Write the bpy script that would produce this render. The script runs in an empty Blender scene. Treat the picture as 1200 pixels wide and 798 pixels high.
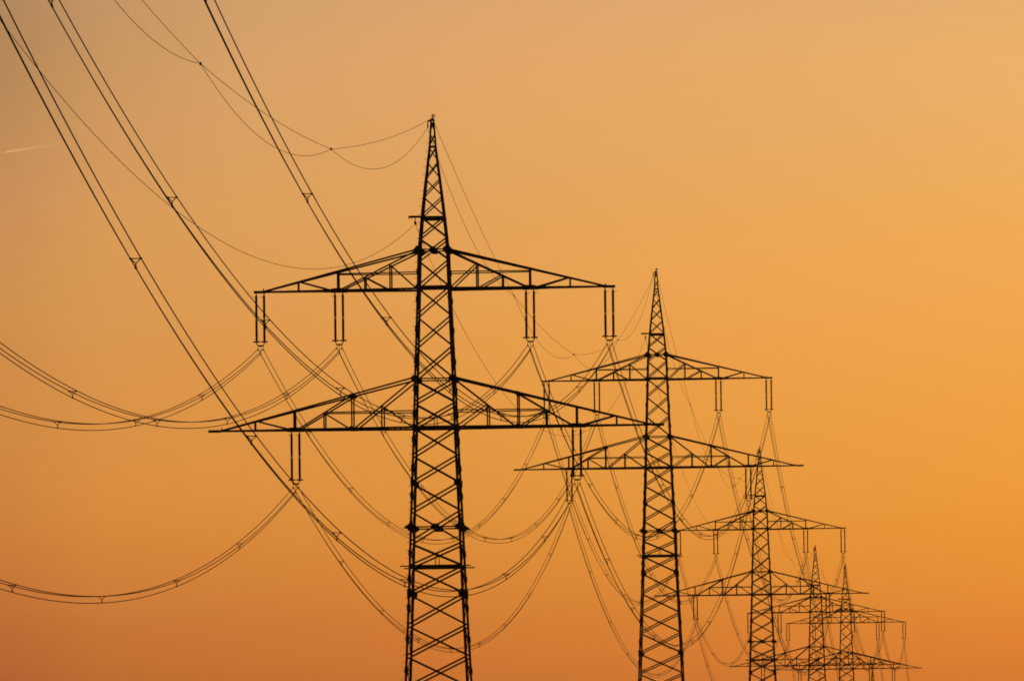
import bpy, math, random
from mathutils import Vector, Matrix

random.seed(7)
scene = bpy.context.scene
COL = scene.collection
rad = math.radians

# ------------------------------------------------------------------ camera
PITCH = math.atan(681.0 / 10000.0)
ROLL = 0.012
CAM_Z = 1.7
cam_data = bpy.data.cameras.new("camera")
cam_data.sensor_width = 36.0
cam_data.lens = 300.0
cam_data.clip_start = 1.0
cam_data.clip_end = 300000.0
cam = bpy.data.objects.new("camera", cam_data)
COL.objects.link(cam)
cam.matrix_world = (Matrix.Translation((0, 0, CAM_Z))
                    @ Matrix.Rotation(math.pi / 2 + PITCH, 4, 'X')
                    @ Matrix.Rotation(-ROLL, 4, 'Z'))
scene.camera = cam

# ------------------------------------------------------------------ sky (world)
world = bpy.data.worlds.new("World")
scene.world = world
world.use_nodes = True
nt = world.node_tree
nt.nodes.clear()


def wn(kind, **kw):
    n = nt.nodes.new(kind)
    for k, v in kw.items():
        setattr(n, k, v)
    return n


def link(a, b):
    nt.links.new(a, b)


def math_node(op, a, b=None, c=None):
    n = wn('ShaderNodeMath', operation=op)
    for i, v in enumerate((a, b, c)):
        if v is None:
            continue
        if isinstance(v, (int, float)):
            n.inputs[i].default_value = v
        else:
            link(v, n.inputs[i])
    return n.outputs[0]


def lin(c):
    out = []
    for v in c:
        v = v / 255.0
        out.append(v / 12.92 if v <= 0.04045 else ((v + 0.055) / 1.055) ** 2.4)
    return out + [1.0]


SUN_AZ, SUN_EL = rad(14.0), rad(1.5)          # azimuth to the right of the view, low

geo = wn('ShaderNodeTexCoord')
nrm = wn('ShaderNodeVectorMath', operation='NORMALIZE')
link(geo.outputs['Generated'], nrm.inputs[0])
sep = wn('ShaderNodeSeparateXYZ')
link(nrm.outputs[0], sep.inputs[0])
el = math_node('ARCSINE', sep.outputs[2])
az = math_node('ARCTAN2', sep.outputs[0], sep.outputs[1])   # 0 straight ahead, + to the right

EL0, EL1 = rad(-3.0), rad(15.0)
el_f = math_node('DIVIDE', math_node('SUBTRACT', el, EL0), EL1 - EL0)


def deg_el(y):
    return math.atan((1080.0 - y) / 10000.0)


# afterglow: colour by height above the horizon, at several bearings
ROWS = [790, 715, 600, 390, 220, 15]
COLUMNS = [
    (rad(-40), [(96, 60, 44), (105, 70, 52), (112, 80, 62), (118, 90, 74), (118, 94, 82), (114, 94, 88)]),
    (rad(-10.0), [(152, 88, 48), (163, 100, 54), (175, 114, 62), (178, 124, 76), (172, 126, 88), (162, 126, 96)]),
    (rad(-3.35), [(178, 100, 48), (192, 113, 54), (205, 131, 61), (208, 143, 76), (200, 143, 88), (178, 136, 92)]),
    (rad(-2.75), [(189, 108, 51), (202, 122, 56), (215, 138, 63), (217, 151, 80), (213, 154, 91), (196, 148, 99)]),
    (rad(-1.75), [(197, 113, 50), (206, 124, 55), (218, 141, 63), (223, 154, 79), (220, 160, 94), (211, 160, 106)]),
    (rad(0.1), [(203, 118, 50), (214, 131, 54), (225, 147, 62), (230, 159, 78), (227, 163, 92), (222, 166, 108)]),
    (rad(3.35), [(216, 125, 49), (227, 140, 52), (236, 153, 60), (241, 166, 77), (239, 173, 94), (230, 175, 110)]),
    (rad(12.0), [(236, 146, 52), (246, 162, 58), (253, 178, 68), (255, 190, 84), (254, 194, 100), (246, 194, 120)]),
    (rad(45), [(120, 74, 48), (128, 84, 54), (134, 92, 62), (136, 100, 74), (132, 102, 84), (124, 100, 90)]),
]
AIR = [(2, 3, 2), (1, 2, 1), (0, 0, 1), (0, 1, 1), (0, 0, 0), (0, 0, 0)]      # light the air itself adds low down
COLUMNS = [(a, [tuple(v - w for v, w in zip(c, k)) for c, k in zip(cols, AIR)]) for a, cols in COLUMNS]
prev = None
prev_az = None
for a, cols in COLUMNS:
    ramp = wn('ShaderNodeValToRGB')
    cr = ramp.color_ramp
    cr.interpolation = 'CARDINAL'
    stops = [(0.0, lin([c * 0.80 for c in cols[0]]))]
    stops += [((deg_el(y) - EL0) / (EL1 - EL0), lin(c)) for y, c in zip(ROWS, cols)]
    k = math.exp(-((math.degrees(a) - 12.0) / 30.0) ** 2)        # higher up the glow only widens round the sun
    stops.append((0.70, lin((112 + 92 * k, 98 + 64 * k, 92 + 22 * k))))
    stops.append((1.0, lin((104 + 68 * k, 98 + 46 * k, 100 + 14 * k))))
    cr.elements[0].position, cr.elements[0].color = stops[0]
    cr.elements[1].position, cr.elements[1].color = stops[-1]
    for p, c in stops[1:-1]:
        e = cr.elements.new(p)
        e.color = c
    link(el_f, ramp.inputs[0])
    if prev is None:
        prev = ramp.outputs[0]
    else:
        mr = wn('ShaderNodeMapRange', clamp=True)
        link(az, mr.inputs[0])
        mr.inputs[1].default_value = prev_az
        mr.inputs[2].default_value = a
        mx = wn('ShaderNodeMixRGB', blend_type='MIX')
        link(mr.outputs[0], mx.inputs[0])
        link(prev, mx.inputs[1])
        link(ramp.outputs[0], mx.inputs[2])
        prev = mx.outputs[0]
    prev_az = a

# dusk sky everywhere else
sky = wn('ShaderNodeTexSky', sky_type='NISHITA')
sky.sun_disc = False
sky.sun_elevation = SUN_EL
sky.sun_rotation = SUN_AZ
sky.air_density = 1.3
sky.dust_density = 4.0
sky.ozone_density = 2.0
dim = wn('ShaderNodeVectorMath', operation='SCALE')
link(sky.outputs[0], dim.inputs[0])
dim.inputs['Scale'].default_value = 0.025
# share of the afterglow by angle from the place where the sun went down
dot = wn('ShaderNodeVectorMath', operation='DOT_PRODUCT')
link(nrm.outputs[0], dot.inputs[0])
dot.inputs[1].default_value = (math.sin(rad(4)) * math.cos(rad(3)), math.cos(rad(4)) * math.cos(rad(3)), math.sin(rad(3)))
ang = math_node('ARCCOSINE', dot.outputs['Value'])
fade = wn('ShaderNodeMapRange', interpolation_type='SMOOTHSTEP')
link(ang, fade.inputs[0])
fade.inputs[1].default_value = rad(14)
fade.inputs[2].default_value = rad(85)
mixsky = wn('ShaderNodeMixRGB', blend_type='MIX')
link(fade.outputs[0], mixsky.inputs[0])
link(prev, mixsky.inputs[1])
link(dim.outputs[0], mixsky.inputs[2])
bg = wn('ShaderNodeBackground')
link(mixsky.outputs[0], bg.inputs[0])
bg.inputs[1].default_value = 1.0
outw = wn('ShaderNodeOutputWorld')
link(bg.outputs[0], outw.inputs[0])

# ------------------------------------------------------------------ sun
sun_data = bpy.data.lights.new("sun", 'SUN')
sun_data.energy = 1.5
sun_data.angle = rad(0.6)
sun_data.color = (1.0, 0.58, 0.28)
sun = bpy.data.objects.new("sun", sun_data)
COL.objects.link(sun)
to_sun = Vector((math.sin(SUN_AZ) * math.cos(SUN_EL), math.cos(SUN_AZ) * math.cos(SUN_EL), math.sin(SUN_EL)))
sun.rotation_euler = to_sun.to_track_quat('Z', 'Y').to_euler()
sun.location = (300, 1200, 200)

vs = scene.view_settings
vs.view_transform = 'Standard'
vs.look = 'None'
vs.exposure = 0.0
vs.gamma = 1.0
vs.use_curve_mapping = False
scene.cycles.filter_width = 1.8

# ------------------------------------------------------------------ materials


def material(name, base, rough=0.6, metal=0.0, vary=0.3, scale=3.0, spec=0.0):
    m = bpy.data.materials.new(name)
    m.use_nodes = True
    t = m.node_tree
    b = t.nodes['Principled BSDF']
    b.inputs['Roughness'].default_value = rough
    b.inputs['Metallic'].default_value = metal
    b.inputs['Specular IOR Level'].default_value = spec
    tc = t.nodes.new('ShaderNodeTexCoord')
    nz = t.nodes.new('ShaderNodeTexNoise')
    nz.inputs['Scale'].default_value = scale
    nz.inputs['Detail'].default_value = 6.0
    t.links.new(tc.outputs['Object'], nz.inputs['Vector'])
    r = t.nodes.new('ShaderNodeValToRGB')
    r.color_ramp.elements[0].position = 0.3
    r.color_ramp.elements[1].position = 0.75
    r.color_ramp.elements[0].color = [c * (1 - vary) for c in base] + [1]
    r.color_ramp.elements[1].color = [c * (1 + vary) for c in base] + [1]
    t.links.new(nz.outputs['Fac'], r.inputs[0])
    t.links.new(r.outputs[0], b.inputs['Base Color'])
    return m


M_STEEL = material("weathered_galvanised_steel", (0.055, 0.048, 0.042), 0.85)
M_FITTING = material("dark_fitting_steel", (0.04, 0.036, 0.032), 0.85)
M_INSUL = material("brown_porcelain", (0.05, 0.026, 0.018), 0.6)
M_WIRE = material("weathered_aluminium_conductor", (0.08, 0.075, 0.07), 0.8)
M_CONC = material("footing_concrete", (0.3, 0.29, 0.27), 0.9, 0.0)

m = bpy.data.materials.new("stubble_field")
m.use_nodes = True
t = m.node_tree
b = t.nodes['Principled BSDF']
b.inputs['Roughness'].default_value = 0.95
tc = t.nodes.new('ShaderNodeTexCoord')
n1 = t.nodes.new('ShaderNodeTexNoise')
n1.inputs['Scale'].default_value = 0.01
n1.inputs['Detail'].default_value = 10
n2 = t.nodes.new('ShaderNodeTexNoise')
n2.inputs['Scale'].default_value = 1.5
n2.inputs['Detail'].default_value = 8
t.links.new(tc.outputs['Object'], n1.inputs['Vector'])
t.links.new(tc.outputs['Object'], n2.inputs['Vector'])
r1 = t.nodes.new('ShaderNodeValToRGB')
r1.color_ramp.elements[0].position = 0.4
r1.color_ramp.elements[0].color = (0.045, 0.06, 0.02, 1)
r1.color_ramp.elements[1].position = 0.6
r1.color_ramp.elements[1].color = (0.13, 0.10, 0.05, 1)
t.links.new(n1.outputs['Fac'], r1.inputs[0])
mm = t.nodes.new('ShaderNodeMixRGB')
mm.blend_type = 'MULTIPLY'
mm.inputs[0].default_value = 0.5
t.links.new(r1.outputs[0], mm.inputs[1])
t.links.new(n2.outputs['Fac'], mm.inputs[2])
t.links.new(mm.outputs[0], b.inputs['Base Color'])
M_FIELD = m

# ------------------------------------------------------------------ mesh helpers


class MB:
    """collects shapes, then becomes one mesh object"""

    def __init__(self):
        self.v, self.f = [], []

    def prism(self, rings, closed_ends=True):
        """rings: list of equal-length rings of points"""
        n = len(rings[0])
        o = len(self.v)
        for r in rings:
            self.v += [tuple(p) for p in r]
        for k in range(len(rings) - 1):
            for i in range(n):
                j = (i + 1) % n
                self.f.append((o + k * n + i, o + k * n + j, o + (k + 1) * n + j, o + (k + 1) * n + i))
        if closed_ends:
            self.f.append(tuple(o + i for i in reversed(range(n))))
            e = o + (len(rings) - 1) * n
            self.f.append(tuple(e + i for i in range(n)))

    def angle(self, a, b, u, v, w, t=None, shift=True, w2=None):
        """L section bar from a to b, flanges along u and v"""
        a, b, u, v = Vector(a), Vector(b), Vector(u).normalized(), Vector(v).normalized()
        if t is None:
            t = max(0.012, w * 0.12)
        w2 = w if w2 is None else w2
        prof = [(0, 0), (w, 0), (w, t), (t, t), (t, w2), (0, w2)]
        s = -w / 2 if shift else 0.0
        ring = lambda c: [c + u * (p[0] + s) + v * p[1] for p in prof]
        self.prism([ring(a), ring(b)])

    def bar(self, a, b, w, h=None, up=(0, 0, 1)):
        """rectangular bar"""
        a, b = Vector(a), Vector(b)
        h = w if h is None else h
        d = (b - a).normalized()
        up = Vector(up)
        if abs(d.dot(up)) > 0.98:
            up = Vector((0, 1, 0))
        s = d.cross(up).normalized()
        q = s.cross(d)
        ring = lambda c: [c - s * w / 2 - q * h / 2, c + s * w / 2 - q * h / 2, c + s * w / 2 + q * h / 2, c - s * w / 2 + q * h / 2]
        self.prism([ring(a), ring(b)])

    def tube(self, pts, r, n=6):
        pts = [Vector(p) for p in pts]
        rings = []
        for i, p in enumerate(pts):
            d = (pts[min(i + 1, len(pts) - 1)] - pts[max(i - 1, 0)]).normalized()
            up = Vector((0, 0, 1)) if abs(d.z) < 0.95 else Vector((0, 1, 0))
            s = d.cross(up).normalized()
            q = s.cross(d)
            rings.append([p + (s * math.cos(2 * math.pi * k / n) + q * math.sin(2 * math.pi * k / n)) * r for k in range(n)])
        self.prism(rings)

    def lathe(self, c, prof, n=10):
        """prof: (radius, z) going down, about the vertical through c"""
        c = Vector(c)
        self.prism([[c + Vector((r * math.cos(2 * math.pi * k / n), r * math.sin(2 * math.pi * k / n), z)) for k in range(n)] for r, z in prof])

    def torus(self, c, ax, R, r, n=20, m=6):
        c = Vector(c)
        ax = Vector(ax).normalized()
        e1 = ax.orthogonal().normalized()
        e2 = ax.cross(e1)
        o = len(self.v)
        for i in range(n):
            a = 2 * math.pi * i / n
            d = e1 * math.cos(a) + e2 * math.sin(a)
            for j in range(m):
                bb = 2 * math.pi * j / m
                self.v.append(tuple(c + d * (R + r * math.cos(bb)) + ax * r * math.sin(bb)))
        for i in range(n):
            for j in range(m):
                i2, j2 = (i + 1) % n, (j + 1) % m
                self.f.append((o + i * m + j, o + i2 * m + j, o + i2 * m + j2, o + i * m + j2))

    def plate(self, pts, nrm, t):
        n = Vector(nrm).normalized() * t / 2
        self.prism([[Vector(p) - n for p in pts], [Vector(p) + n for p in pts]])

    def mesh(self, name, mat):
        me = bpy.data.meshes.new(name)
        me.from_pydata(self.v, [], self.f)
        me.update()
        me.materials.append(mat)
        import bmesh
        bm = bmesh.new()
        bm.from_mesh(me)
        bmesh.ops.recalc_face_normals(bm, faces=bm.faces)
        bm.to_mesh(me)
        bm.free()
        return me

    def build(self, name, mat, parent=None):
        o = bpy.data.objects.new(name, self.mesh(name, mat))
        COL.objects.link(o)
        if parent:
            o.parent = parent
        return o


def empty(name, loc=(0, 0, 0), rz=0.0):
    o = bpy.data.objects.new(name, None)
    o.empty_display_size = 0.5
    COL.objects.link(o)
    o.location = loc
    o.rotation_euler = (0, 0, rz)
    return o


def tag(o, label=None, cat=None, group=None, kind=None):
    if label:
        o['label'] = label
    if cat:
        o['category'] = cat
    if group:
        o['group'] = group
    if kind:
        o['kind'] = kind


def copy_tree(o, parent=None):
    c = o.copy()
    COL.objects.link(c)
    if parent:
        c.parent = parent
    for ch in KIDS.get(o.name, []):
        copy_tree(ch, c)
    return c


KIDS = {}


def index_children():
    KIDS.clear()
    for o in bpy.data.objects:
        if o.parent:
            KIDS.setdefault(o.parent.name, []).append(o)


# ------------------------------------------------------------------ layout of the line
U = 1 / 16.5            # metres per measuring unit of the nearest pylon
BASE = 33.0             # lower crossarm above the footing
LINE_YAW = math.atan(0.0624)


def line_pos(Y, zc, dx=0.0):
    return Vector((0.0624 * Y - 43.31 + dx, Y, zc - BASE))


TOWERS = [  # place of the base, yaw
    (line_pos(262.0, 34.20, 1.453), 0.203),
    (line_pos(606.06, 36.81), LINE_YAW),
    (line_pos(954.43, 52.24), LINE_YAW),
    (line_pos(1292.24, 50.72), LINE_YAW),
    (line_pos(1590.71, 48.75, 0.12), LINE_YAW),
    (line_pos(1829.9, 54.98), LINE_YAW),
    (line_pos(2104.4, 41.55, -0.1), LINE_YAW),
]

# ------------------------------------------------------------------ ground
prof = [(-16000, 6), (-3000, 2), (-400, 0), (0, 0)] + [(p.y, p.z) for p, _ in TOWERS] + [(2600, 6), (4000, 4), (16000, 10)]


def ground_z(x, y):
    for (a, za), (b2, zb) in zip(prof, prof[1:]):
        if a <= y <= b2:
            k = (y - a) / (b2 - a)
            k = k * k * (3 - 2 * k)
            z = za + (zb - za) * k
            break
    else:
        z = prof[-1][1]
    off = x - (0.0624 * y - 43.31)
    side = min(1.0, max(0.0, (abs(off) - 60) / 500))
    near = min(1.0, max(0.0, (math.hypot(x, y) - 80) / 400))
    return z + side * near * (2.5 * math.sin(x * 0.004 + 1) + 2.0 * math.sin(x * 0.0013 + y * 0.0021))


ys = sorted(set([-16000, -8000, -4000, -2000, -1000, -600, -400, -200, -100, -50] + list(range(0, 2700, 50)) + [3000, 3500, 4000, 6000, 9000, 12000, 16000] + [round(p.y, 2) for p, _ in TOWERS]))
xs = sorted(set([-16000, -9000, -5000, -3000, -2000, -1500, -1100] + list(range(-800, 801, 40)) + [1100, 1500, 2000, 3000, 5000, 9000, 16000]))
g = MB()
g.v = [(x, y, ground_z(x, y)) for y in ys for x in xs]
nx = len(xs)
g.f = [(j * nx + i, j * nx + i + 1, (j + 1) * nx + i + 1, (j + 1) * nx + i) for j in range(len(ys) - 1) for i in range(nx - 1)]
ground = g.build("ground", M_FIELD)
for p in ground.data.polygons:
    p.use_smooth = True
tag(ground, kind='structure')

# ------------------------------------------------------------------ the pylon (units U, z from the lower crossarm)
HW = [(365, 1.4), (363, 1.5), (331, 3.75), (273, 10.4), (248, 13.1), (209, 16.8), (165, 18.1), (58, 22.2), (0, 24.0),
      (-117, 28.7), (-197, 31.5), (-295, 35.9), (-394, 39.9), (-545, 46.2)]


def hw(z):
    for (a, ha), (b2, hb) in zip(HW, HW[1:]):
        if b2 <= z <= a:
            return hb + (ha - hb) * (z - b2) / (a - b2)
    return HW[-1][1]


def legw(z):
    return 0.11 if z > 330 else 0.142 if z > 209 else 0.162 if z > 0 else 0.172


def cw(z):                       # half width at the outer corner of the legs
    return hw(z) + legw(z) / U * 0.45


def P(x, y, z):
    return Vector((x * U, y * U, z * U + BASE))


def rotk(p, k):
    x, y, z = p
    for _ in range(k):
        x, y = -y, x
    return (x, y, z)


NODES = [363, 347, 331, 313, 293, 272, 248, 223, 197, 165, 131, 95, 57, 29, 0, -33, -65, -98, -135, -163, -195, -232,
         -268, -305, -343, -380, -418, -458, -500, -543]


def make_pylon():
    root = empty("transmission_pylon")
    # four legs, each with its splice and gusset plates
    for sx, sy in ((-1, -1), (1, -1), (1, 1), (-1, 1)):
        mb = MB()
        for (za, _), (zb, _) in zip(HW[1:], HW[2:]):
            w = legw((za + zb) / 2)
            a = P(sx * cw(za - .01), sy * cw(za - .01), za)
            b2 = P(sx * cw(zb + .01), sy * cw(zb + .01), zb)
            mb.angle(a, b2, (-sx, 0, 0), (0, -sy, 0), w, w * 0.13, shift=False)
        # overlapping splice angles that thicken the outline
        sp = mb
        for i in range(8, len(NODES) - 1):
            z0 = NODES[i] - 0.42 * (NODES[i] - NODES[i + 1])
            w = legw(z0) * 0.8
            a = P(sx * (cw(z0) + .6), sy * (cw(z0) + .6), z0 + 3)
            b2 = P(sx * (cw(z0 - 7) + .6), sy * (cw(z0 - 7) + .6), z0 - 4)
            sp.angle(a, b2, (-sx, 0, 0), (0, -sy, 0), w, 0.03, shift=False)
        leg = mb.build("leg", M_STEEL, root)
        # gusset plates, one on each of the two faces that meet here
        for z, shape in ((209, 'wing'), (57, 'wing2'), (-65, 'in'), (-117, 'wide'), (-195, 'in2'), (-343, 'in2'), (0, 'joint'), (165, 'joint2')):
            c = hw(z)
            pts = {'wing': [(-7.2, 0), (-2.6, 5), (2, 5), (6, 1.5), (6, -2.5), (2, -5), (-3, -4)],
                   'wing2': [(-6.6, 1), (-3, 4.4), (2.8, 4.6), (6, 1.8), (6, -3), (0, -4.6), (-4, -3)],
                   'in': [(-2.4, 4.6), (1.5, 4.8), (4.8, 2), (5, -2.2), (2.4, -4.8), (-2.4, -4.6)],
                   'wide': [(-9.4, -.6), (-8, .8), (-4.5, 3.2), (-2, 4.6), (2.5, 4.8), (6.4, 1.4), (6.6, -2), (2, -4.8), (-4, -4.6), (-5, -2.4), (-9, -2)],
                   'in2': [(-2.6, 6), (2.4, 6.2), (6, 2.6), (6, -1.5), (2.6, -5), (-1, -7), (-2.6, -6)],
                   'joint': [(-3, 3.2), (3.5, 3.4), (5.4, 0), (3.5, -3.6), (-3, -3.4)],
                   'joint2': [(-3, 3.2), (3.2, 3.2), (4.6, 0), (3.2, -3.2), (-3, -3.2)]}[shape]
            pts = [(q[0] * .86, q[1] * .88) for q in pts]
            gp = MB()
            gp.plate([P(sx * (c - q[0]), sy * (cw(z) + .35), z + q[1]) for q in pts], (0, 1, 0), 0.03)
            gp.plate([P(sx * (cw(z) + .35), sy * (c - max(q[0], -2.4)), z + q[1]) for q in pts], (1, 0, 0), 0.03)
            gp.build("gusset_plate", M_FITTING, leg)
        # concrete footing
        ft = MB()
        x0, y0 = sx * 46.5, sy * 46.5
        ring = lambda h, z: [P(x0 - h, y0 - h, z), P(x0 + h, y0 - h, z), P(x0 + h, y0 + h, z), P(x0 - h, y0 + h, z)]
        ft.prism([ring(9, -565), ring(9, -541), ring(7.5, -538)])
        ft.build("footing", M_CONC, root)
    # the four lattice faces
    for k in range(4):
        fm = MB()

        def fp(x, z, inset):
            return P(*rotk((x, -(cw(z) - inset / U), z), k))
        nrm_in = Vector(rotk((0, 1, 0), k))

        def brace(x0, z0, x1, z1, w, inset):
            a, b2 = fp(x0, z0, inset), fp(x1, z1, inset)
            u = (b2 - a).cross(nrm_in)
            fm.angle(a, b2, u, nrm_in, w, w2=w if k in (0, 2) else 0.045)
        for i in range(len(NODES) - 1):
            za, zb = NODES[i], NODES[i + 1]
            w = 0.066 if za > 330 else 0.088 if za > 250 else 0.11 if za > 100 else 0.122 if za > -100 else 0.128
            brace(-hw(za), za - 1.2, hw(zb), zb + 1.2, w, 0.004)
            brace(hw(za), za - 1.2, -hw(zb), zb + 1.2, w, 0.032)
        for z, w in ((331, .14), (209, .085), (57, .095), (-117, .10)):
            brace(-hw(z), z, hw(z), z, w, 0.06)
        for z, w in ((165, .18), (0, .19)):
            brace(-hw(z), z, hw(z), z, w, 0.06)
        if k in (0, 2):
            for zt, zb in ((14.5, 0), (-149, -163)):
                brace(0, zt, 0, zb, 0.06, 0.09)
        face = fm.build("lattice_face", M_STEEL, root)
        for z, a, h in ((209, 3.6, 3.3), (-117, 4.9, 3.7)):
            cp = MB()
            y = -(cw(z) + .25)
            cp.plate([P(*rotk(q, k)) for q in ((-a, y, z + h * .8), (-a * .85, y, z + h), (a * .85, y, z + h), (a, y, z + h * .8), (a, y, z - h * .8), (a * .85, y, z - h), (-a * .85, y, z - h), (-a, y, z - h * .8))], rotk((0, 1, 0), k), 0.03)
            cp.build("centre_plate", M_FITTING, face)
    # anti-climb struts across front and back
    for sy in (-1, 1):
        sm = MB()
        z = -163
        y = sy * (cw(z) + 1.0)
        sm.bar(P(-41.5, y, z), P(41.5, y, z), 0.09, 0.085)
        sm.bar(P(-hw(z), sy * (cw(z) - 2.6), z), P(hw(z), sy * (cw(z) - 2.6), z), 0.12, 0.19)
        sm.build("climbing_guard", M_STEEL, root)
    # bracket for the thin cable
    bm_ = MB()
    z = 246.5
    for sy in (-1, 1):
        y = sy * (cw(z) + 1.0)
        bm_.bar(P(-cw(z), y, z), P(cw(z), y, z), 0.08, 0.20)
    for sx in (-1, 1):
        bm_.bar(P(sx * (cw(z) - 1), -cw(z), z), P(sx * (cw(z) - 1), cw(z), z), 0.07, 0.18)
    bm_.bar(P(-28.2, -cw(z) - 1, z + 1.0), P(-cw(z) - .1, -cw(z) - 1, z + 1.0), 0.08, 0.16)
    bm_.bar(P(-28.0, -cw(z) - 1, z + 1), P(-28.0, -cw(z) - 1, z - 1.8), 0.05)
    bm_.bar(P(-24.5, -cw(z) - 1, z - 0), P(-24.5, -cw(z) - 1, z - 2.0), 0.05)
    br = bm_.build("cable_bracket", M_STEEL, root)
    cl = MB()
    y = -cw(z) - 1
    cl.tube([P(-20.3, y, z), P(-20.5, y, z - 4)], 0.03)
    cl.plate([P(-21.4, y, z - 4), P(-19.6, y, z - 4), P(-18.4, y, z - 8.6), P(-19.6, y, z - 9), P(-21.8, y, z - 7)], (0, 1, 0), 0.08)
    cl.build("suspension_clamp", M_FITTING, br)
    # peak with its ring and hook
    pk = MB()
    pk.prism([[P(sx * 2.2, sy * 2.2, z) for sx, sy in ((-1, -1), (1, -1), (1, 1), (-1, 1))] for z in (361.5, 364)])
    pk.bar(P(0.4, 0, 364), P(0.8, 0, 366.5), 0.07)
    cap = pk.build("peak_cap", M_FITTING, root)
    rg = MB()
    rg.torus(P(1.0, 0, 367.3), (0.15, 1, 0), 1.45 * U, 0.042, 18, 6)
    rg.build("ring", M_FITTING, cap)
    hk = MB()
    hk.bar(P(-0.5, -1, 362.6), P(-5.4, -1, 360.6), 0.11, 0.10)
    hk.bar(P(-5.2, -1, 361), P(-5.6, -1, 357.6), 0.06)
    hk.tube([P(-5.6, -1, 357.6), P(-5.2, -1, 356), P(-5.6, -1, 353.6)], 0.05)
    hk.build("hook", M_FITTING, cap)
    # crossarms
    for zc, tip, join, top_h, inner, verts, diags, horiz, heavy in (
            (165 - 2, 212.5, 201, 46, [((17, 45.5), (109, 1.0)), ],
             [(113, 22.0), (160, 10.8), (51, 28.9), (81, 14.4)],
             [((51, 28.9), (20, 0.5)), ((80, 14.6), (54, 0.5)), ((158, 11), (121, 0.5))], ((113, 19.5), (18, 19.5)), 113),
            (0, 267.8, 252, 58, [((22, 57.5), (93, 1.0)), ((97.5, 38.5), (160, 1.0))],
             [(97.5, 39), (166, 22), (212.6, 10.4), (62, 26), (130.5, 19)],
             [((62, 26), (26, 0.5)), ((130.5, 19), (101, 0.5)), ((210, 10.8), (171, 0.5))], ((130.5, 19.5), (24, 19.5)), 166)):
        for sg in (-1, 1):
            s0 = hw(zc)

            def yd(s):
                return 0.9 + (cw(zc) - 0.9) * max(0.0, (tip - s)) / (tip - s0)

            def A(s, h, sy):
                return P(sg * s, sy * yd(s), zc + h)
            ch, brc = MB(), MB()
            for sy in (-1, 1):
                vin = Vector((0, -sy, 0))

                def mem(mb, p, q, w, inset=0.0):
                    a, b2 = A(p[0], p[1], sy) + vin * inset, A(q[0], q[1], sy) + vin * inset
                    mb.angle(a, b2, (b2 - a).cross(vin), vin, w)
                mem(ch, (s0, 0), (tip * 0.62, 0), 0.15)
                mem(ch, (tip * 0.62, 0), (tip, 0), 0.125)
                mid = (join + s0) * 0.52
                ht = lambda s: 0.6 + (top_h - 0.6) * (join - s) / (join - s0)
                mem(ch, (s0, top_h), (mid, ht(mid)), 0.125, 0.002)
                mem(ch, (mid, ht(mid)), (join, 0.6), 0.125, 0.002)
                for p, q in inner:
                    mem(brc, p, q, 0.115, 0.03)
                for s, h in verts:
                    mem(brc, (s, 0), (s, h), 0.13 if s == heavy else 0.10, 0.05)
                for p, q in diags:
                    mem(brc, p, q, 0.10, 0.07)
                mem(brc, horiz[0], horiz[1], 0.08, 0.09)
            # lacing between the two chords, bottom plane and top plane
            s = s0 + 2
            sy = -1
            step = 11.5
            while s + step < tip - 6:
                a, b2 = A(s, 0.4, sy), A(s + step, 0.4, -sy)
                brc.bar(a, b2, 0.055, 0.02)
                brc.bar(A(s + step, 0.9, -1), A(s + step, 0.9, 1), 0.05, 0.05)
                s += step
                sy = -sy
            for s, h in verts[:3]:
                brc.bar(A(s, h, -1), A(s, h, 1), 0.05, 0.05)
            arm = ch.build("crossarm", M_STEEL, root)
            brc.build("bracing", M_STEEL, arm)
            spots = [(heavy, [(-10, 1.0), (-5, 2.6), (5, 2.6), (10, 1.0), (10, -1.6), (-10, -1.6)], 0)]
            if zc == 0:
                spots += [(97.5, [(-4, 1.6), (0, 2.2), (4, .4), (4, -2.2), (-1, -2.6), (-4, -1.2)], 39),
                          (97.5, [(-4, 1.0), (-1, 2.8), (2, 2.8), (4, 1.0), (4, -1.4), (-4, -1.4)], 0)]
            for s_, shape, h_ in spots:
                for sy in (-1, 1):
                    jp = MB()
                    jp.plate([A(s_ + q[0], h_ + q[1], sy) + Vector((0, sy * 0.02, 0)) for q in shape], (0, 1, 0), 0.03)
                    jp.build("joint_plate", M_FITTING, arm)
            ep = MB()
            ep.bar(P(sg * (tip - 14), 0, zc), P(sg * (tip + .4), 0, zc), 0.13, 0.19)
            ep.bar(P(sg * (join + .5), 0, zc), P(sg * (join + .5), 0, zc + 3.8), 0.075)
            ep.build("end_plate", M_FITTING, arm)
    return root


pylon = make_pylon()
index_children()

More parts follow.
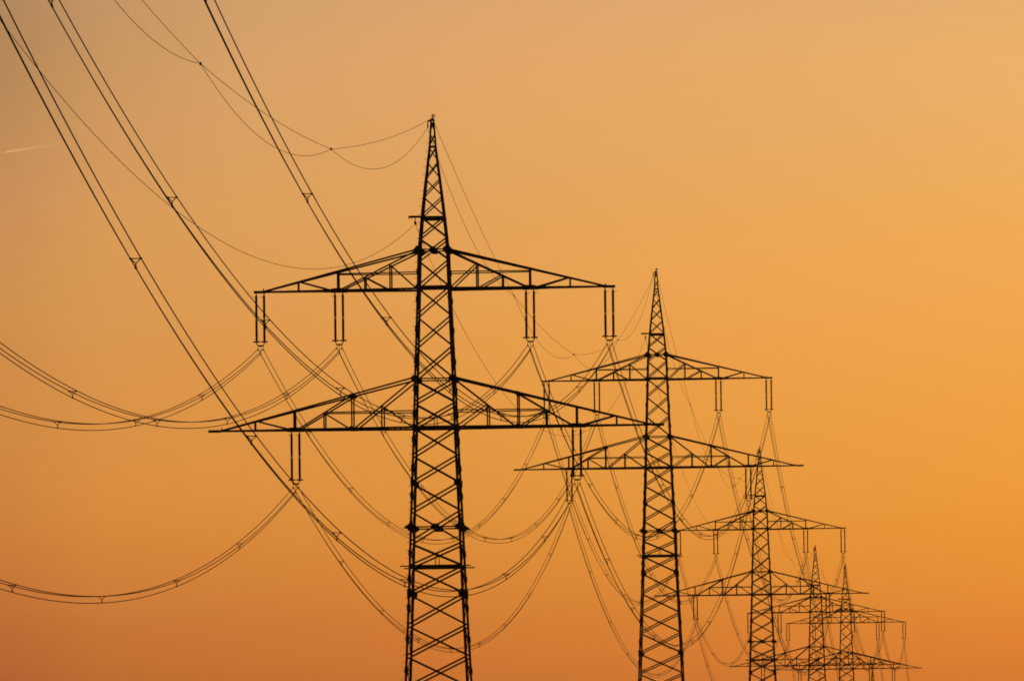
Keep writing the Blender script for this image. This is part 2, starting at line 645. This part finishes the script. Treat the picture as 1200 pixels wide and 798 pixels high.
PYLON_LABELS = [
    "steel lattice pylon standing out of view on the left, holding the near wires",
    "nearest and by far largest dark steel lattice pylon, left of the picture's middle",
    "second largest lattice pylon, just right of the nearest one",
    "third largest lattice pylon, between the second pylon and two small overlapping ones",
    "left one of the two small overlapping lattice pylons at lower right",
    "right one of the two small overlapping lattice pylons, reaching farthest right",
    "farthest pylon, only its dark pointed tip showing at the bottom edge",
]
GP = "lattice pylons receding in one row"
for i, (p, yaw) in enumerate(TOWERS):
    o = pylon if i == 0 else copy_tree(pylon)
    o.location = p
    o.rotation_euler = (0, 0, -yaw)
    tag(o, PYLON_LABELS[i], "pylon", GP)
    if i == 1:                                   # only here are they large enough to see
        near = o
bolt = None
z = 335.0
near_leg = [c for c in bpy.data.objects if c.parent == near and c.name.startswith("leg")][0]
while z > -500:
    if bolt is None:
        st = MB()
        st.tube([Vector((0, 0, 0)), Vector((-3.0 * U, 0, 0)), Vector((-3.1 * U, 0, .5 * U))], 0.014, 5)
        bolt = st.mesh("step_bolt", M_FITTING)
    so = bpy.data.objects.new("step_bolt", bolt)
    COL.objects.link(so)
    so.parent = near_leg
    so.location = P(-cw(z), -cw(z) + 1.2, z)
    z -= 9.4

# ------------------------------------------------------------------ insulator sets
PHASES = {  # along the arm (inner and outer string), height of the arm
    'outer left': (-210, -201, 163), 'inner left': (-117, -108, 163), 'inner right': (108, 117, 163), 'outer right': (201, 210, 163),
    'lower left': (-170, -161, 0), 'lower right': (161, 170, 0)}


def make_insulator(sg):
    """two long-rod strings side by side; origin at the arm, midway between them"""
    root = empty("insulator_set")
    for x in (-4.6, 4.6):
        b2 = x * U
        mb = MB()
        prof2 = [(0.035, 0.0), (0.035, -0.14), (0.06, -0.15), (0.06, -0.24)]

        def rod(z0, z1):
            n = int((z0 - z1) / 0.075)
            out = []
            for k in range(n):
                z = z0 - (z0 - z1) * k / n
                d = (z0 - z1) / n
                out += [(0.072, z - .15 * d), (0.092, z - .6 * d), (0.089, z - .85 * d)]
            return out
        prof2 += rod(-0.24, -1.80) + [(0.06, -1.81), (0.034, -1.83), (0.034, -1.90), (0.06, -1.92)] + rod(-1.92, -3.40)
        prof2 += [(0.06, -3.42), (0.06, -3.52), (0.035, -3.53), (0.035, -3.66)]
        mb.lathe((b2, 0, 0), prof2, 8)
        st = mb.build("insulator_string", M_INSUL, root)
        j = MB()
        j.torus((b2, 0, -1.865), (0, 0, 1), 0.09, 0.018, 12, 5)
        j.build("joint_ring", M_FITTING, st)
        h = MB()
        h.tube([(b2, 0, -0.30), (b2 + sg * .12, 0, -0.34), (b2 + sg * .24, 0, -0.31), (b2 + sg * .29, 0, -.25)], 0.016, 5)
        h.build("arcing_horn", M_FITTING, st)
        rg = MB()
        rg.torus((b2, 0, -3.50), (0, 0, 1), 0.21, 0.05, 18, 6)
        rg.bar((b2 - .2, 0, -3.5), (b2 + .2, 0, -3.5), 0.04)
        rg.build("arcing_ring", M_FITTING, st)
        lk = MB()
        lk.bar((b2, 0, -3.60), (b2 * 0.62, 0, -3.79), 0.055)
        lk.build("link", M_FITTING, st)
    yk = MB()
    yk.plate([(-.24, 0, -3.73), (.24, 0, -3.73), (.2, 0, -3.84), (-.2, 0, -3.84)], (0, 1, 0), 0.05)
    yk.build("yoke_plate", M_FITTING, root)
    for x, z in ((-3.1, -67), (3.1, -67), (0, -72.6)):
        c = MB()
        x0, z0 = x * U, z * U
        c.bar((x0, 0, -3.82), (x0, 0, z0), 0.032)
        c.prism([[(x0 - .05, yy, z0 - .05), (x0 + .05, yy, z0 - .05), (x0 + .04, yy, z0 + .05), (x0 - .04, yy, z0 + .05)] for yy in (-.16, .16)])
        c.build("clamp", M_FITTING, root)
    return root


ins = {-1: make_insulator(-1), 1: make_insulator(1)}
index_children()
ORD = ["the pylon out of view on the left", "the nearest pylon", "the second pylon", "the third pylon", "the fourth pylon",
       "the fifth pylon", "the farthest pylon"]
ARM = {'outer left': "the left tip of the upper crossarm", 'inner left': "the middle of the upper left crossarm",
       'inner right': "the middle of the upper right crossarm", 'outer right': "the right tip of the upper crossarm",
       'lower left': "the lower left crossarm", 'lower right': "the lower right crossarm"}
SHORT = ["unseen pylon at left", "nearest pylon", "second pylon", "third pylon", "fourth pylon", "fifth pylon", "farthest pylon"]


def on_tower(i, x, y, z):
    p, yaw = TOWERS[i]
    return p + Matrix.Rotation(-yaw, 3, 'Z') @ P(x, y, z)


used = set()
for i in range(len(TOWERS)):
    for ph, (s0, s1, h) in PHASES.items():
        sg = -1 if 'left' in ph else 1
        o = ins[sg] if sg not in used else copy_tree(ins[sg])
        used.add(sg)
        o.location = on_tower(i, (s0 + s1) / 2, 0, h - 0.8)
        o.rotation_euler = (0, 0, -TOWERS[i][1])
        tag(o, "twin insulator strings hanging from %s of %s" % (ARM[ph].replace("the ", ""), SHORT[i]), "insulator",
            "twin insulator strings under the crossarms")

# ------------------------------------------------------------------ conductors
R_WIRE = 0.0245
OFFS = [(-3.1, 1.9), (3.1, 1.9), (0, -3.7)]


def sag_curve(a, b, h, n):
    pts = []
    for k in range(n + 1):
        t2 = k / n
        p = a.lerp(b, t2)
        p.z -= 4 * h * t2 * (1 - t2)
        pts.append(p)
    return pts


def make_spacer():
    mb = MB()
    pts = [Vector((x * U, 0, z * U)) for x, z in OFFS]
    hub = [Vector((-.045, 0, .03)), Vector((.045, 0, .03)), Vector((0, 0, -.06))]
    mb.bar(pts[0], pts[1], 0.036)
    mb.bar(pts[0], hub[2], 0.032)
    mb.bar(pts[1], hub[2], 0.032)
    mb.bar(hub[2], pts[2], 0.042)
    for p in pts:
        mb.prism([[p + Vector((x * .034, yy, z * .034)) for x, z in ((-1, -1), (1, -1), (1, 1), (-1, 1))] for yy in (-.07, .07)])
    return mb.mesh("spacer", M_FITTING)


ME_SPACER = make_spacer()
SPAN_INTERVALS = [8, 9, 8, 7, 6, 7]
PLACE = {'outer left': "outer left upper insulators", 'inner left': "inner left upper insulators", 'inner right': "inner right upper insulators",
         'outer right': "outer right upper insulators", 'lower left': "lower left insulators", 'lower right': "lower right insulators"}
for i in range(len(TOWERS) - 1):
    S = (TOWERS[i + 1][0] - TOWERS[i][0]).length
    for ph, (s0, s1, h) in PHASES.items():
        sag = (12.36 if h == 0 else 12.45) if i == 0 else 1.12e-4 * S * S
        sm = (s0 + s1) / 2
        a0 = on_tower(i, sm, 0, h - 0.8 - 68.1)
        root = empty("conductor_bundle", a0)
        lab = "three-wire bundle between the %s of %s and %s" % (PLACE[ph], SHORT[i], SHORT[i + 1])
        tag(root, lab, "power line", "three-wire conductor bundles between pylons")
        n = 72 if i < 2 else 48
        for ox, oz in OFFS:
            a = on_tower(i, sm + ox, 0, h - 68.9 + oz)
            b2 = on_tower(i + 1, sm + ox, 0, h - 68.9 + oz)
            w = MB()
            w.tube([p - a0 for p in sag_curve(a, b2, sag + random.uniform(-.04, .04), n)], R_WIRE, 5)
            w.build("wire", M_WIRE, root)
        a = on_tower(i, sm, 0, h - 68.9)
        b2 = on_tower(i + 1, sm, 0, h - 68.9)
        N = SPAN_INTERVALS[i]
        for k in range(1, N):
            t2 = k / N + random.uniform(-.004, .004)
            if i == 0:
                t2 = k / N - (0.006 if 'left' in ph or (h == 0 and k == 1) else 0.0)
            p = a.lerp(b2, t2)
            p.z -= 4 * sag * t2 * (1 - t2)
            so = bpy.data.objects.new("spacer", ME_SPACER)
            COL.objects.link(so)
            so.parent = root
            so.location = p - a0
            so.rotation_euler = (0, 0, -(TOWERS[i][1] * (1 - t2) + TOWERS[i + 1][1] * t2))

# thin cable on the brackets
for i in range(len(TOWERS) - 1):
    S = (TOWERS[i + 1][0] - TOWERS[i][0]).length
    zz = 239
    a = on_tower(i, -20.5, -cw(246) - 1, zz)
    b2 = on_tower(i + 1, -20.5, -cw(246) - 1, zz)
    w = MB()
    w.tube([p - a for p in sag_curve(a, b2, 12.1 if i == 0 else 1.063e-4 * S * S, 64)], 0.0155, 5)
    o = w.build("thin_cable", M_WIRE)
    o.location = a
    tag(o, "single thin cable from mast bracket of %s to that of %s" % (SHORT[i], SHORT[i + 1]), "cable",
        "thin cables on the mast brackets")

# earth wire with a slack cable clamped to it, from peak to peak
for i in range(len(TOWERS) - 1):
    S = (TOWERS[i + 1][0] - TOWERS[i][0]).length
    H = 12.4 if i == 0 else 1.07e-4 * S * S
    e0, e1 = on_tower(i, 0, 0, 365), on_tower(i + 1, 0, 0, 365)
    f0, f1 = on_tower(i, -5.6, -1, 353.6), on_tower(i + 1, -5.6, -1, 353.6)
    ts = [0.262, 0.515, 0.749]
    cl = []
    for t2 in ts:
        p = e0.lerp(e1, t2)
        p.z -= 4 * H * t2 * (1 - t2)
        cl.append(p)
    if i == 0:                                   # the clamps of the nearest span are not evenly spread
        cl = [Vector((-20.20, 353.18, 46.79)), Vector((-15.92, 438.92, 46.10)), Vector((-10.91, 519.24, 48.90))]
    root = empty("earth_wire", e0)
    tag(root, "thin earth wire and looping cable between peaks of %s and %s" % (SHORT[i], SHORT[i + 1]), "earth wire",
        "earth wires from peak to peak")
    q = (S / 348.0) ** 2
    for name, chain, sag, r in (("taut_wire", [e0] + cl + [e1], 0.45 * q, 0.0155), ("slack_cable", [f0] + cl + [f1], 2.05 * q, 0.0155)):
        pts = []
        for a, b2 in zip(chain, chain[1:]):
            pts += sag_curve(a, b2, sag, 20)[(1 if pts else 0):]
        w = MB()
        w.tube([p - e0 for p in pts], r, 5)
        w.build(name, M_WIRE, root)
    for p in cl:
        c = MB()
        c.prism([[p - e0 + Vector((x * .05, yy, z * .06)) for x, z in ((-1, -1), (1, -1), (1, 1), (-1, 1))] for yy in (-.25, .25)])
        c.build("clamp", M_FITTING, root)

# ------------------------------------------------------------------ contrail, high and far off
D = 60000.0


def sky_point(px, py, Y):
    f = Vector((0, math.cos(PITCH), math.sin(PITCH)))
    up0 = Vector((0, -math.sin(PITCH), math.cos(PITCH)))
    rt0 = Vector((1, 0, 0))
    Rr = math.cos(ROLL) * rt0 - math.sin(ROLL) * up0
    Uu = math.sin(ROLL) * rt0 + math.cos(ROLL) * up0
    d = f + Rr * (px - 600) / 10000 - Uu * (py - 399) / 10000
    return Vector((0, 0, CAM_Z)) + d * (Y / d.y)


a, b2 = sky_point(4, 178.8, D), sky_point(68, 169.0, D - 60)
ct = MB()
pts = [a.lerp(b2, k / 16) for k in range(17)]
rings = []
d = (b2 - a).normalized()
s = d.cross(Vector((0, 0, 1))).normalized()
q = s.cross(d)
for k, p in enumerate(pts):
    t2 = k / 16
    r = 11.0 * min(1.0, 0.35 + t2 * 8) * (1 - 0.8 * t2)
    rings.append([p - a + (s * math.cos(2 * math.pi * j / 12) + q * math.sin(2 * math.pi * j / 12)) * r for j in range(12)])
ct.prism(rings)
mc = bpy.data.materials.new("ice_crystals")
mc.use_nodes = True
t = mc.node_tree
t.nodes.clear()
ov = t.nodes.new('ShaderNodeOutputMaterial')
vol = t.nodes.new('ShaderNodeVolumeScatter')
vol.inputs['Color'].default_value = (1, 1, 1, 1)
vol.inputs['Density'].default_value = 0.016
vol.inputs['Anisotropy'].default_value = 0.85
t.links.new(vol.outputs[0], ov.inputs['Volume'])
contrail = ct.build("contrail", mc)
contrail.location = a
tag(contrail, "short faint pale contrail streak in the sky near the left edge", "contrail")

# ------------------------------------------------------------------ dusk air
hz = MB()
hz.prism([[(x, y, z) for x, y in ((-16500, -16500), (16500, -16500), (16500, 16500), (-16500, 16500))] for z in (-9.0, 84.0)])
hm = bpy.data.materials.new("dusk_haze")
hm.use_nodes = True
t = hm.node_tree
t.nodes.clear()
o_ = t.nodes.new('ShaderNodeOutputMaterial')
pv = t.nodes.new('ShaderNodeVolumePrincipled')
pv.inputs['Color'].default_value = (0.95, 0.66, 0.42, 1)
pv.inputs['Density'].default_value = 1.0e-5
pv.inputs['Anisotropy'].default_value = 0.6
t.links.new(pv.outputs[0], o_.inputs['Volume'])
haze = hz.build("haze", hm)
tag(haze, kind='stuff')
